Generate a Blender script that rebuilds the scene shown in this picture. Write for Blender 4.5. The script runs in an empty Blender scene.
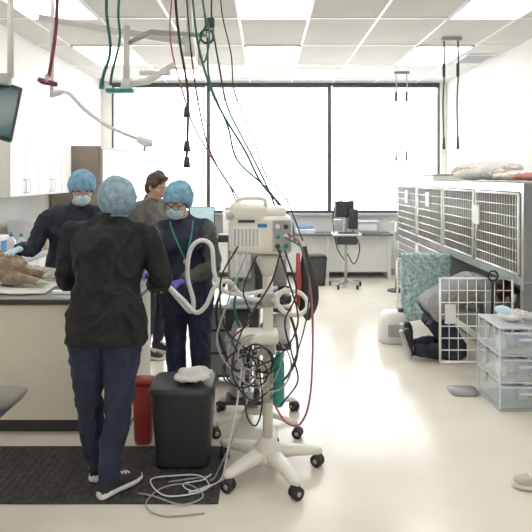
import bpy, bmesh, math, random
from mathutils import Vector, Matrix, noise, Euler
from mathutils.bvhtree import BVHTree
random.seed(4)
V=Vector
sc=bpy.context.scene
# ------------------------------------------------------------------ materials
def mat(name,col,rough=0.5,metal=0.0,var=0.06,scale=8.0,bump=0.0,bscale=60.0,emit=0.0,alpha=1.0,spec=0.5,col2=None,trans=0.0):
    m=bpy.data.materials.new(name); m.use_nodes=True
    nt=m.node_tree; b=nt.nodes['Principled BSDF']
    b.inputs['Roughness'].default_value=rough; b.inputs['Metallic'].default_value=metal
    b.inputs['Specular IOR Level'].default_value=spec
    tc=nt.nodes.new('ShaderNodeTexCoord'); nz=nt.nodes.new('ShaderNodeTexNoise')
    nz.inputs['Scale'].default_value=scale; nz.inputs['Detail'].default_value=4
    nt.links.new(tc.outputs['Object'],nz.inputs['Vector'])
    cr=nt.nodes.new('ShaderNodeValToRGB')
    c2=col2 if col2 else tuple(max(0,min(1,c*(1-var*2))) for c in col)
    c1=col if col2 else tuple(max(0,min(1,c*(1+var))) for c in col)
    cr.color_ramp.elements[0].position=0.35; cr.color_ramp.elements[1].position=0.65
    cr.color_ramp.elements[0].color=(*c2,1); cr.color_ramp.elements[1].color=(*c1,1)
    nt.links.new(nz.outputs['Fac'],cr.inputs['Fac']); nt.links.new(cr.outputs['Color'],b.inputs['Base Color'])
    if bump>0:
        n2=nt.nodes.new('ShaderNodeTexNoise'); n2.inputs['Scale'].default_value=bscale; n2.inputs['Detail'].default_value=5
        nt.links.new(tc.outputs['Object'],n2.inputs['Vector'])
        bp=nt.nodes.new('ShaderNodeBump'); bp.inputs['Strength'].default_value=bump; bp.inputs['Distance'].default_value=0.02
        nt.links.new(n2.outputs['Fac'],bp.inputs['Height']); nt.links.new(bp.outputs['Normal'],b.inputs['Normal'])
    if emit>0:
        b.inputs['Emission Color'].default_value=(*col,1); b.inputs['Emission Strength'].default_value=emit
    if alpha<1: b.inputs['Alpha'].default_value=alpha
    if trans>0: b.inputs['Transmission Weight'].default_value=trans
    return m
M={}
def D(k,*a,**kw): M[k]=mat(k,*a,**kw); return M[k]
D('wall_paint',(0.80,0.79,0.76),0.7,var=0.015,scale=2)
D('floor_vinyl',(0.76,0.72,0.62),0.17,var=0.02,scale=3,bump=0.015,bscale=10)
D('white_lam',(0.82,0.82,0.80),0.35,var=0.01)
D('cream_lam',(0.76,0.71,0.58),0.45,var=0.015)
D('cream_plastic',(0.80,0.78,0.70),0.35,var=0.02)
D('white_plastic',(0.84,0.84,0.82),0.35,var=0.02)
D('grey_plastic',(0.42,0.43,0.44),0.45)
D('end_panel',(0.26,0.27,0.28),0.4,0.3)
D('dark_plastic',(0.04,0.042,0.046),0.4)
D('black_rubber',(0.022,0.022,0.026),0.6)
D('steel',(0.66,0.67,0.67),0.3,1.0,var=0.05,scale=5)
D('cage_steel',(0.50,0.50,0.48),0.38,0.35,var=0.06,scale=4)
D('wire',(0.88,0.88,0.84),0.3,0.3)
D('frame_dark',(0.06,0.06,0.068),0.5)
D('skin',(0.62,0.36,0.26),0.5,var=0.05,scale=20)
D('lips',(0.5,0.2,0.17),0.5)
D('eye_white',(0.8,0.8,0.8),0.2); D('iris',(0.06,0.035,0.02),0.2)
D('hair_brown',(0.075,0.034,0.016),0.5,var=0.3,scale=60,bump=0.6,bscale=120)
D('jacket_black',(0.014,0.014,0.017),0.7,var=0.2,bump=0.25,bscale=40,spec=0.3)
D('navy',(0.022,0.029,0.055),0.8,var=0.2,bump=0.25,bscale=40)
D('navy_pants',(0.018,0.026,0.062),0.8,var=0.2,bump=0.25,bscale=40)
D('navy_dark',(0.018,0.022,0.040),0.8,var=0.2,bump=0.25,bscale=40)
D('cardigan',(0.085,0.09,0.085),0.9,var=0.15,bump=0.4,bscale=60)
D('grey_shirt',(0.13,0.125,0.115),0.85,var=0.1,bump=0.3,bscale=50)
D('grey_sweatshirt',(0.27,0.275,0.28),0.85,var=0.08,bump=0.3,bscale=50)
D('cap_blue',(0.20,0.41,0.58),0.8,var=0.15,scale=30,bump=0.6,bscale=45)
D('cap_pale',(0.28,0.41,0.50),0.8,var=0.15,scale=30,bump=0.6,bscale=45)
D('mask_blue',(0.50,0.70,0.78),0.8,var=0.05)
D('glove',(0.15,0.09,0.50),0.35)
D('shoe_black',(0.025,0.025,0.028),0.7); D('shoe_sole',(0.82,0.82,0.80),0.6); D('shoe_tan',(0.55,0.50,0.40),0.7)
D('teal',(0.03,0.30,0.27),0.4); D('green_hose',(0.02,0.12,0.095),0.45); D('maroon',(0.22,0.02,0.06),0.45)
D('red',(0.42,0.05,0.045),0.45); D('pink_hose',(0.45,0.12,0.18),0.45)
D('fur',(0.50,0.40,0.29),0.95,col2=(0.20,0.14,0.10),scale=11,bump=0.9,bscale=150)
D('fur_white',(0.74,0.70,0.62),0.95,var=0.15,scale=30,bump=0.9,bscale=150)
D('towel',(0.80,0.79,0.76),0.95,var=0.06,bump=0.4,bscale=150)
D('towel_pink',(0.62,0.27,0.24),0.95,var=0.15,bump=0.4,bscale=150)
D('towel_tan',(0.62,0.46,0.33),0.95,var=0.15,bump=0.4,bscale=150)
D('blanket',(0.62,0.74,0.73),0.95,col2=(0.18,0.37,0.39),scale=30,bump=0.3,bscale=100)
D('mat_rubber',(0.050,0.047,0.049),0.8,var=0.2,scale=30,bump=0.5,bscale=70)
D('counter_black',(0.04,0.04,0.042),0.3)
D('desk_top',(0.12,0.13,0.14),0.4)
D('paper',(0.86,0.86,0.85),0.8)
D('screen',(0.02,0.10,0.11),0.15)
D('wood_brown',(0.25,0.20,0.165),0.5)
D('clear_plastic',(0.86,0.91,0.95),0.12,alpha=0.28,var=0.02)
D('frosted_plastic',(0.84,0.89,0.93),0.25,alpha=0.5,var=0.02)
D('panel_light',(1.0,0.97,0.93),0.5,var=0.0,emit=5.5)
D('hose_white',(0.82,0.83,0.84),0.35,var=0.02)
D('cable_grey',(0.42,0.42,0.42),0.5)
D('blue_label',(0.06,0.25,0.60),0.4)
D('blind',(0.75,0.77,0.79),0.8,alpha=0.45)
D('ceiling_tile',(0.60,0.575,0.53),0.9,var=0.03,scale=1.2,bump=0.1,bscale=90)
gm=bpy.data.materials.new('window_glass'); gm.use_nodes=True
nt=gm.node_tree; nt.nodes.clear()
o=nt.nodes.new('ShaderNodeOutputMaterial'); mx=nt.nodes.new('ShaderNodeMixShader'); t=nt.nodes.new('ShaderNodeBsdfTransparent'); g=nt.nodes.new('ShaderNodeBsdfGlossy')
g.inputs['Roughness'].default_value=0.05; mx.inputs[0].default_value=0.05
nt.links.new(t.outputs[0],mx.inputs[1]); nt.links.new(g.outputs[0],mx.inputs[2]); nt.links.new(mx.outputs[0],o.inputs[0])
M['window_glass']=gm

# ------------------------------------------------------------------ mesh builder
def spline(pts,n=8):
    pts=[V(p) for p in pts]
    if len(pts)<3: return pts
    P=[pts[0]*2-pts[1]]+pts+[pts[-1]*2-pts[-2]]
    out=[]
    for i in range(1,len(P)-2):
        a,b,c,d=P[i-1],P[i],P[i+1],P[i+2]
        for k in range(n):
            t=k/n
            out.append(0.5*((2*b)+(c-a)*t+(2*a-5*b+4*c-d)*t*t+(3*b-a-3*c+d)*t**3))
    out.append(pts[-1]); return out
class MB:
    def __init__(s): s.v=[];s.f=[];s.m=[];s.mats=[];s.sm=[]
    def mi(s,k):
        if k not in s.mats: s.mats.append(k)
        return s.mats.index(k)
    def add(s,vs,fs,k,smooth=True,M4=None):
        o=len(s.v); i=s.mi(k)
        for p in vs:
            p=V(p); s.v.append(M4@p if M4 else p)
        for f in fs: s.f.append(tuple(o+j for j in f)); s.m.append(i); s.sm.append(smooth)
    def box(s,c,size,k,bev=0.0,rot=None,seg=2):
        bm=bmesh.new(); bmesh.ops.create_cube(bm,size=1)
        for v in bm.verts: v.co=V((v.co.x*size[0],v.co.y*size[1],v.co.z*size[2]))
        if bev>0: bmesh.ops.bevel(bm,geom=bm.edges[:],offset=min(bev,min(size)*0.49),segments=seg,profile=0.5,affect='EDGES')
        bm.verts.index_update()
        M4=Matrix.Translation(V(c))
        if rot: M4=M4@Euler([math.radians(a) for a in rot]).to_matrix().to_4x4()
        s.add([v.co.copy() for v in bm.verts],[[v.index for v in f.verts] for f in bm.faces],k,bev>0.012,M4)
        bm.free()
    def b2(s,lo,hi,k,bev=0.0): 
        lo=V(lo);hi=V(hi); s.box((lo+hi)/2,hi-lo,k,bev)
    def loft(s,rings,k,smooth=True):
        n=len(rings[0]); vs=[p for r in rings for p in r]; fs=[]
        for i in range(len(rings)-1):
            for j in range(n):
                a=i*n+j;b=i*n+(j+1)%n; fs.append((a,b,b+n,a+n))
        fs.append(tuple(range(n-1,-1,-1))); fs.append(tuple(range((len(rings)-1)*n,len(rings)*n)))
        s.add(vs,fs,k,smooth)
    def tube(s,pts,r,k,seg=10,side=None,cap=True,smooth=True,pw=2.0):
        pts=[V(p) for p in pts]; n=len(pts)
        if not isinstance(r,(list,tuple)): r=[r]*n
        rings=[]; prev=None
        for i,p in enumerate(pts):
            t=(pts[min(i+1,n-1)]-pts[max(i-1,0)])
            if t.length<1e-9: t=V((0,0,1))
            t.normalize()
            if side is not None: u=V(side); u=u-t*u.dot(t)
            elif prev is None:
                u=V((1,0,0)) if abs(t.x)<0.8 else V((0,1,0)); u=u-t*u.dot(t)
            else: u=prev-t*prev.dot(t)
            u.normalize(); prev=u; w=t.cross(u)
            rr=r[i]; ra,rb=(rr if isinstance(rr,(tuple,list)) else (rr,rr))
            ring=[]
            for j in range(seg):
                a=2*math.pi*j/seg; ca,sa=math.cos(a),math.sin(a)
                e=2.0/pw
                ring.append(p+u*ra*math.copysign(abs(ca)**e,ca)+w*rb*math.copysign(abs(sa)**e,sa))
            rings.append(ring)
        s.loft(rings,k,smooth)
    def cyl(s,a,b,r,k,seg=20,r2=None): s.tube([a,b],[r,r if r2 is None else r2],k,seg,smooth=True)
    def cable(s,pts,r,k,n=8,seg=7): s.tube(spline(pts,n),r,k,seg)
    def ell(s,c,r,k,M4=None,nu=16,nv=10,rot=None):
        vs=[V((0,0,r[2]))]
        for i in range(1,nv):
            th=math.pi*i/nv
            for j in range(nu):
                a=2*math.pi*j/nu; vs.append(V((r[0]*math.sin(th)*math.cos(a),r[1]*math.sin(th)*math.sin(a),r[2]*math.cos(th))))
        vs.append(V((0,0,-r[2]))); fs=[]
        for j in range(nu): fs.append((0,1+j,1+(j+1)%nu))
        for i in range(nv-2):
            for j in range(nu):
                a=1+i*nu+j;b=1+i*nu+(j+1)%nu; fs.append((a,a+nu,b+nu,b))
        l=len(vs)-1
        for j in range(nu): fs.append((l,l-nu+(j+1)%nu,l-nu+j))
        T=Matrix.Translation(V(c))
        if rot: T=T@Euler([math.radians(a) for a in rot]).to_matrix().to_4x4()
        s.add(vs,fs,k,True,(M4@T) if M4 else T)
    def ring(s,c,R,r,k,nrm=(0,0,1),a0=0,a1=360,n=32,seg=8,sy=1.0):
        nrm=V(nrm).normalized(); u=V((1,0,0)) if abs(nrm.x)<0.9 else V((0,1,0)); u=(u-nrm*u.dot(nrm)).normalized(); w=nrm.cross(u)
        pts=[V(c)+u*R*math.cos(math.radians(a0+(a1-a0)*i/n))+w*R*sy*math.sin(math.radians(a0+(a1-a0)*i/n)) for i in range(n+1)]
        s.tube(pts,r,k,seg)
def mkmesh(name,v,f,m,sm,mats):
    me=bpy.data.meshes.new(name); me.from_pydata([tuple(p) for p in v],[],f)
    for k in mats: me.materials.append(M[k])
    me.polygons.foreach_set('material_index',m); me.polygons.foreach_set('use_smooth',sm); me.update(); return me
def fin(mb,name,parent=None,fixn=True):
    xs=[p.x for p in mb.v]; ys=[p.y for p in mb.v]; zs=[p.z for p in mb.v]
    c=V(((min(xs)+max(xs))/2,(min(ys)+max(ys))/2,min(zs)))
    if parent: c=parent.location.copy()
    me=mkmesh(name,[p-c for p in mb.v],mb.f,mb.m,mb.sm,mb.mats)
    if fixn:
        bm=bmesh.new(); bm.from_mesh(me); bmesh.ops.recalc_face_normals(bm,faces=bm.faces); bm.to_mesh(me); bm.free()
    ob=bpy.data.objects.new(name,me); ob.location=c; sc.collection.objects.link(ob)
    if parent: ob.parent=parent; ob.location=(0,0,0)
    return ob
def fuse(mb,name,voxel=0.007,it=3,amp={},parent=None,freq=9):
    me=mkmesh(name+'_src',mb.v,mb.f,mb.m,mb.sm,mb.mats)
    bm=bmesh.new(); bm.from_mesh(me); bmesh.ops.recalc_face_normals(bm,faces=bm.faces); bm.to_mesh(me); bm.free()
    ob=bpy.data.objects.new('tmp',me); sc.collection.objects.link(ob)
    r=ob.modifiers.new('r','REMESH'); r.mode='VOXEL'; r.voxel_size=voxel
    s=ob.modifiers.new('s','SMOOTH'); s.factor=0.5; s.iterations=it
    dg=bpy.context.evaluated_depsgraph_get(); ev=ob.evaluated_get(dg)
    m2=bpy.data.meshes.new_from_object(ev); bpy.data.objects.remove(ob)
    bvh=BVHTree.FromPolygons([tuple(p) for p in mb.v],mb.f)
    m2.materials.clear()
    for k in mb.mats: m2.materials.append(M[k])
    mi=[];vm={}
    for p in m2.polygons:
        q=bvh.find_nearest(p.center); i=mb.m[q[2]] if q[2] is not None else 0
        mi.append(i)
        for v in p.vertices: vm[v]=i
    m2.polygons.foreach_set('material_index',mi)
    m2.polygons.foreach_set('use_smooth',[True]*len(mi))
    if amp:
        am=[amp.get(k,0) for k in mb.mats]; nr=[v.normal.copy() for v in m2.vertices]
        for v in m2.vertices:
            a=am[vm.get(v.index,0)]
            if a:
                q=V((v.co.x*freq,v.co.y*freq,v.co.z*freq*0.75)); w=noise.noise(q*0.6)*1.2
                n1=1-abs(noise.noise(q+V((w,w,w))))*2.2; n2=noise.noise(q*3.1)
                v.co+=nr[v.index]*a*(n1*0.9+n2*0.35-0.3)
    xs=[p.co.x for p in m2.vertices]; ys=[p.co.y for p in m2.vertices]; zs=[p.co.z for p in m2.vertices]
    c=V(((min(xs)+max(xs))/2,(min(ys)+max(ys))/2,min(zs)))
    for v in m2.vertices: v.co-=c
    o2=bpy.data.objects.new(name,m2); sc.collection.objects.link(o2); o2.location=c
    return o2

# ------------------------------------------------------------------ room shell
XL,XR,YB,YF,ZC=-2.78,3.06,-1.8,9.0,3.25
def simple(name,boxes):
    mb=MB()
    for lo,hi,k in boxes: mb.b2(lo,hi,k)
    return fin(mb,name)
simple('floor',[((XL-0.2,YB-0.2,-0.1),(XR+0.2,YF+0.2,0),'floor_vinyl')])
simple('wall_left',[((XL-0.15,YB,0),(XL,YF,ZC),'wall_paint')])
simple('wall_right',[((XR,YB,0),(XR+0.15,YF,ZC),'wall_paint')])
simple('wall_back',[((XL-0.15,YB-0.15,0),(XR+0.15,YB,ZC),'wall_paint')])
WX0,WX1,WZ0=-2.62,2.95,1.04
simple('wall_front',[((XL-0.15,YF,0),(XR+0.15,YF+0.18,WZ0),'wall_paint'),((XL-0.15,YF,WZ0),(WX0,YF+0.18,ZC),'wall_paint'),((WX1,YF,WZ0),(XR+0.15,YF+0.18,ZC),'wall_paint')])
simple('baseboard_front',[((XL,YF-0.012,0),(XR,YF,0.1),'grey_plastic')])
simple('baseboard_left',[((XL,YB,0),(XL+0.012,YF,0.1),'grey_plastic')])
simple('baseboard_right',[((XR-0.012,YB,0),(XR,YF,0.1),'grey_plastic')])
simple('trim_1',[((WX0,YF-0.08,WZ0-0.04),(WX1,YF+0.1,WZ0),'grey_plastic')])
for i,(a,b) in enumerate([(WX0,-0.98),(-0.98,1.08),(1.08,WX1)]):
    mb=MB(); t=0.03
    mb.b2((a,YF+0.03,WZ0),(a+t,YF+0.11,ZC),'frame_dark'); mb.b2((b-t,YF+0.03,WZ0),(b,YF+0.11,ZC),'frame_dark')
    mb.b2((a+t,YF+0.03,WZ0),(b-t,YF+0.11,WZ0+0.04),'frame_dark'); mb.b2((a+t,YF+0.03,ZC-0.05),(b-t,YF+0.11,ZC),'frame_dark')
    mb.b2((a+t,YF+0.065,WZ0+0.04),(b-t,YF+0.07,ZC-0.05),'window_glass')
    fin(mb,'window_%d'%(i+1))
    mb=MB(); mb.cyl((a+0.04,YF-0.04,ZC-0.06),(b-0.04,YF-0.04,ZC-0.06),0.035,'frame_dark')
    mb.b2((a+0.05,YF-0.045,ZC-0.30),(b-0.05,YF-0.042,ZC-0.06),'blind'); mb.cyl((a+0.05,YF-0.043,ZC-0.305),(b-0.05,YF-0.043,ZC-0.305),0.01,'grey_plastic',8)
    fin(mb,'roller_blind')
gx=[-2.37,-1.67,-0.97,-0.27,0.43,1.13,1.83,2.53]; gy=[-1.25,-0.15,0.95,2.05,3.15,4.25,5.35,6.45,7.55,8.65]
mb=MB(); mb.b2((XL-0.15,YB-0.15,ZC),(XR+0.15,YF+0.18,ZC+0.1),'ceiling_tile'); fin(mb,'ceiling')
mb=MB()
for x in gx: mb.b2((x-0.014,YB,ZC-0.008),(x+0.014,YF,ZC),'white_lam')
for y in gy: mb.b2((XL,y-0.014,ZC-0.0079),(XR,y+0.014,ZC),'white_lam')
fin(mb,'trim_2')
for x0 in (-2.37,-0.27,1.83):
    for y0 in (-0.15,2.05,4.25,6.45):
        mb=MB(); mb.b2((x0+0.02,y0+0.02,ZC-0.012),(x0+0.68,y0+1.08,ZC-0.004),'panel_light')
        fr='white_lam'
        mb.b2((x0,y0,ZC-0.02),(x0+0.02,y0+1.1,ZC),fr);mb.b2((x0+0.68,y0,ZC-0.02),(x0+0.7,y0+1.1,ZC),fr)
        mb.b2((x0,y0,ZC-0.02),(x0+0.7,y0+0.02,ZC),fr);mb.b2((x0,y0+1.08,ZC-0.02),(x0+0.7,y0+1.1,ZC),fr)
        fin(mb,'ceiling_light_panel')
for x0 in (-1.67,0.43):
    mb=MB(); mb.b2((x0+0.02,7.9,ZC-0.012),(x0+0.68,8.6,ZC-0.004),'panel_light'); mb.b2((x0,7.86,ZC-0.01),(x0+0.7,8.64,ZC-0.001),'white_lam'); fin(mb,'ceiling_light_panel')
mb=MB(); mb.b2((2.6,6.9,ZC-0.02),(3.0,7.4,ZC),'white_lam',0.004)
for i in range(8): mb.b2((2.63,6.94+i*0.056,ZC-0.026),(2.97,6.96+i*0.056,ZC-0.018),'grey_plastic')
fin(mb,'ceiling_vent')

# ------------------------------------------------------------------ left-hand casework
def handle(mb,p,l=0.12,ax='z',out=(1,0,0)):
    p=V(p);o=V(out)*0.03; d=V((0,0,l/2)) if ax=='z' else V((0,l/2,0))
    mb.cable([p-d,p-d+o,p+d+o,p+d],0.005,'steel',3,6)
mb=MB(); mb.b2((XL,4.95,1.46),(-2.40,6.5,2.4),'white_lam')
n=5
for i in range(n):
    y0=4.95+i*1.55/n; mb.b2((-2.40,y0+0.004,1.465),(-2.38,y0+1.55/n-0.004,2.395),'white_lam',0.003)
    handle(mb,(-2.38,y0+(0.27 if i%2==0 else 0.04),1.56))
fin(mb,'wall_cabinet')
mb=MB(); mb.b2((XL+0.02,4.6,0.1),(-2.2,6.55,0.88),'white_lam'); mb.b2((XL+0.02,4.65,0),(-2.26,6.5,0.1),'dark_plastic'); mb.b2((XL+0.02,4.57,0.88),(-2.16,6.57,0.92),'grey_plastic',0.006)
for i in range(4):
    y0=4.6+i*0.487; mb.b2((-2.2,y0+0.005,0.12),(-2.18,y0+0.482,0.68),'white_lam',0.003); mb.b2((-2.2,y0+0.005,0.69),(-2.18,y0+0.482,0.87),'white_lam',0.003)
    handle(mb,(-2.18,y0+0.25,0.78),0.12,'y')
fin(mb,'base_cabinet')
mb=MB(); mb.b2((XL+0.02,6.8,0.05),(-2.13,8.1,2.05),'wood_brown',0.01)
mb.b2((-2.13,6.80,0.08),(-2.115,8.10,2.05),'wood_brown',0.003)
mb.b2((-2.115,6.84,0.1),(-2.09,7.44,2.01),'white_lam',0.01); mb.b2((-2.115,7.46,0.1),(-2.09,8.07,2.01),'white_lam',0.01)
handle(mb,(-2.09,7.39,1.2),0.5); handle(mb,(-2.09,7.51,1.2),0.5); mb.b2((-2.64,6.84,0.0),(-2.14,8.06,0.06),'dark_plastic')
fin(mb,'storage_cabinet')
def bottle(name,x,y,z,h,r,k,kc='white_plastic'):
    mb=MB(); prof=[(0,r*0.95),(0.02,r),(h*0.6,r),(h*0.72,r*0.85),(h*0.8,r*0.4),(h*0.86,r*0.38)]
    mb.tube([(x,y,z+a) for a,_ in prof],[b for _,b in prof],k,16); mb.cyl((x,y,z+h*0.85),(x,y,z+h),r*0.45,kc,14); fin(mb,name)
bottle('spray_bottle',-2.26,4.72,0.92,0.24,0.04,'white_plastic','blue_label')
bottle('sanitizer_bottle',-2.30,5.0,0.92,0.2,0.035,'clear_plastic','teal')
bottle('saline_bottle',-2.24,5.25,0.92,0.19,0.04,'mask_blue','white_plastic')
bottle('pill_bottle',-2.24,5.42,0.92,0.12,0.03,'towel_tan')
mb=MB(); mb.b2((-2.62,4.72,0.92),(-2.36,4.9,1.12),'white_plastic',0.01); mb.b2((-2.60,4.74,1.12),(-2.38,4.88,1.125),'paper'); mb.b2((-2.357,4.74,0.95),(-2.355,4.88,1.08),'blue_label'); fin(mb,'glove_box')
mb=MB(); mb.b2((-2.68,5.5,0.92),(-2.3,5.95,1.2),'white_plastic',0.02); mb.b2((-2.302,5.55,0.98),(-2.296,5.8,1.15),'screen'); mb.cyl((-2.3,5.88,1.1),(-2.285,5.88,1.1),0.02,'grey_plastic'); fin(mb,'blood_analyzer')
mb=MB()
mb.b2((-2.66,6.1,0.92),(-2.3,6.4,0.95),'steel',0.008)
for i in range(4): mb.b2((-2.6+i*0.07,6.15,0.95),(-2.56+i*0.07,6.35,1.1),['paper','teal','white_plastic','blue_label'][i],0.005)
fin(mb,'supply_organizer')
mb=MB(); mb.box((XL+0.06,4.72,1.35),(0.12,0.26,0.34),'white_plastic',0.02); mb.b2((XL+0.10,4.66,1.20),(XL+0.125,4.78,1.25),'grey_plastic'); fin(mb,'paper_towel_dispenser')

# ------------------------------------------------------------------ treatment table (island)
mb=MB()
TX0,TX1,TY0,TY1=-2.15,-0.84,3.38,3.98
mb.b2((TX0,TY0+0.02,0.10),(TX1-0.02,TY1-0.02,0.84),'cream_lam')
mb.b2((TX0+0.03,TY0+0.07,0),(TX1-0.06,TY1-0.06,0.10),'dark_plastic')
mb.b2((TX0+0.01,TY0+0.002,0.105),(TX1-0.02,TY0+0.02,0.835),'cream_lam',0.003)
mb.b2((TX0-0.02,TY0-0.02,0.845),(TX1+0.01,TY1+0.02,0.875),'counter_black',0.006)
mb.b2((TX0-0.01,TY0-0.01,0.875),(TX1,TY1+0.01,0.884),'steel')
fin(mb,'treatment_table')
mb=MB()
mb.b2((-2.2,2.68,0),(-0.24,3.25,0.008),'mat_rubber',0.003)
for i in range(46):
    x=-2.17+i*0.042; mb.tube([(x,2.72,0.006),(x,3.21,0.006)],0.006,'mat_rubber',6)
fin(mb,'anti_fatigue_mat')
mb=MB(); mb.box((-1.0,3.62,0.896),(0.24,0.30,0.02),'paper',0.004,(0,0,15)); mb.box((-0.98,3.52,0.912),(0.12,0.16,0.012),'mask_blue',0.004,(0,0,-10)); fin(mb,'surgical_drape_pack')
mb=MB()
mb.b2((-1.40,3.47,0.885),(-1.2,3.56,0.91),'steel',0.01); mb.cyl((-1.38,3.51,0.916),(-1.22,3.52,0.916),0.006,'steel'); fin(mb,'instrument_tray')
def cloth(name,lo,hi,z,k,amp=0.012,n=26,th=0.008):
    bm=bmesh.new(); bmesh.ops.create_grid(bm,x_segments=n,y_segments=n,size=0.5)
    for v in bm.verts:
        x=lo[0]+(v.co.x+0.5)*(hi[0]-lo[0]); y=lo[1]+(v.co.y+0.5)*(hi[1]-lo[1])
        e=noise.noise(V((x*6,y*6,1)))*0.03
        v.co=V((x+e,y+e,z+amp*(0.6+noise.noise(V((x*13,y*13,0))))+0.002))
    r=bmesh.ops.extrude_face_region(bm,geom=bm.faces[:])
    for g in r['geom']:
        if isinstance(g,bmesh.types.BMVert): g.co.z+=th
    bmesh.ops.recalc_face_normals(bm,faces=bm.faces)
    me=bpy.data.meshes.new(name); bm.to_mesh(me); bm.free(); me.materials.append(M[k])
    for p in me.polygons: p.use_smooth=True
    o=bpy.data.objects.new(name,me); sc.collection.objects.link(o); return o
cloth('towel',(-2.12,3.45),(-1.45,3.92),0.886,'towel',0.006)
mb=MB()
Z=0.935
spine=[(-2.28,3.80,Z+0.09),(-2.18,3.80,Z+0.10),(-2.05,3.79,Z+0.10),(-1.92,3.78,Z+0.085),(-1.80,3.77,Z+0.075),(-1.72,3.76,Z+0.06)]
mb.tube(spline(spine,4),[0.11]*8+[0.105]*5+[0.10,0.098,0.095,0.09,0.085,0.08,0.07,0.06],'fur',18)
mb.ell((-2.12,3.78,Z+0.095),(0.17,0.13,0.11),'fur'); mb.ell((-1.82,3.77,Z+0.065),(0.12,0.11,0.085),'fur')
mb.ell((-2.05,3.68,Z+0.06),(0.18,0.07,0.065),'fur_white')
mb.tube([(-2.25,3.78,Z+0.1),(-2.38,3.74,Z+0.085),(-2.44,3.70,Z+0.075)],[0.09,0.07,0.06],'fur',14)
mb.ell((-2.46,3.69,Z+0.065),(0.075,0.07,0.062),'fur'); mb.tube([(-2.48,3.67,Z+0.055),(-2.56,3.62,Z+0.045)],[0.042,0.028],'fur_white',12); mb.ell((-2.575,3.612,Z+0.047),(0.014,0.014,0.012),'black_rubber')
mb.ell((-2.42,3.745,Z+0.12),(0.03,0.05,0.012),'fur',rot=(20,0,20)); mb.ell((-2.43,3.60,Z+0.05),(0.03,0.05,0.012),'fur')
for dz,dy in ((0.045,0.0),(0.02,-0.09)):
    mb.tube(spline([(-1.82,3.75+dy*0.3,Z+dz+0.02),(-1.72,3.66+dy*0.5,Z+dz+0.005),(-1.62,3.70+dy,Z+dz),(-1.52,3.66+dy,Z+dz-0.01)],3),[0.068,0.062,0.055,0.047,0.040,0.033,0.028,0.026,0.025,0.024],'fur',10)
    mb.ell((-1.50,3.655+dy,Z+dz-0.012),(0.038,0.024,0.018),'fur_white')
    for q in (-0.012,0,0.012): mb.ell((-1.472,3.655+dy+q,Z+dz-0.014),(0.014,0.008,0.01),'fur_white')
for dx,dz in ((0.0,0.04),(0.08,0.015)):
    mb.tube(spline([(-2.18+dx,3.70,Z+dz+0.02),(-2.08+dx,3.60,Z+dz),(-2.0+dx,3.56,Z+dz-0.005),(-1.90+dx,3.55,Z+dz-0.01)],3),[0.05,0.047,0.042,0.036,0.031,0.028,0.026,0.024,0.023,0.022],'fur',10)
    mb.ell((-1.88+dx,3.55,Z+dz-0.008),(0.036,0.022,0.017),'fur_white')
mb.tube(spline([(-1.72,3.80,Z+0.06),(-1.62,3.85,Z+0.03),(-1.52,3.86,Z+0.015),(-1.47,3.84,Z+0.015)],3),[0.035,0.036,0.038,0.038,0.036,0.034,0.032,0.028,0.02,0.012],'fur_white',10)
fuse(mb,'dog',0.007,2,{'fur':0.008,'fur_white':0.006},freq=30)

# ------------------------------------------------------------------ people
def frame(fwd,up=(0,0,1)):
    f=V(fwd).normalized(); y=-f; u=V(up); z=(u-y*u.dot(y)).normalized(); x=y.cross(z)
    return Matrix((( x.x,y.x,z.x),(x.y,y.y,z.y),(x.z,y.z,z.z))).to_4x4()
def hand(mb,wr,d,n,sgn,k,curl=0.5,s=1.0):
    wr=V(wr);d=V(d).normalized();n=V(n);n=(n-d*n.dot(d)).normalized();t=d.cross(n)*sgn
    mb.tube([wr-d*0.02,wr+d*0.01,wr+d*0.035*s,wr+d*0.07*s,wr+d*0.092*s],[(0.026,0.02),(0.028,0.02),(0.037*s,0.017),(0.043*s,0.015),(0.038*s,0.011)],k,14,side=t)
    for off,L in zip((0.033,0.011,-0.011,-0.033),(0.068,0.077,0.071,0.055)):
        p=wr+d*(0.080-abs(off)*0.2)*s+t*off*s; pts=[p]; a=curl*0.45
        for seg,fr in enumerate((0.45,0.32,0.25)):
            dd=(d*math.cos(a)+n*math.sin(a)+t*off*4).normalized(); p=p+dd*L*fr*s; pts.append(p); a+=curl*0.9
        mb.tube(spline(pts,2),[0.0095,0.009,0.009,0.0085,0.0085,0.0075,0.0065],k,8)
    p=wr+d*0.018*s+t*0.022*s
    pts=[p,p+(d*0.5+t*0.75+n*0.35).normalized()*0.038*s]; pts.append(pts[-1]+(d*0.8+t*0.3+n*0.4).normalized()*0.034*s); pts.append(pts[-1]+(d*0.9+t*0.05+n*0.5).normalized()*0.022*s)
    mb.tube(pts,[0.015,0.0125,0.0105,0.008],k,8)
def shoe(mb,heel,d,up=(0,0,1),ku='shoe_black',ks='shoe_sole',s=1.0):
    heel=V(heel);d=V(d).normalized();u=V(up);u=(u-d*u.dot(d)).normalized();l=d.cross(u)
    st=[(0.0,0.028),(0.02,0.040),(0.07,0.038),(0.13,0.044),(0.18,0.051),(0.225,0.046),(0.255,0.032),(0.267,0.016)]
    mb.tube([heel+d*a*s+u*0.016 for a,_ in st],[(w*s,0.016) for _,w in st],ks,14,side=l,pw=3)
    up_=[(0.004,0.026,0.03,0.050),(0.02,0.035,0.045,0.055),(0.06,0.037,0.047,0.060),(0.10,0.037,0.040,0.055),(0.15,0.041,0.030,0.045),(0.20,0.043,0.024,0.038),(0.24,0.035,0.02,0.033),(0.256,0.016,0.012,0.026)]
    mb.tube([heel+d*a*s+u*c for a,w,h,c in up_],[(w*s,h) for a,w,h,c in up_],ku,14,side=l)
    for i in range(4): 
        p=heel+d*(0.11+i*0.022)*s+u*(0.096-i*0.008); mb.tube([p-l*0.02,p+l*0.02],0.004,ks,6)
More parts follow.
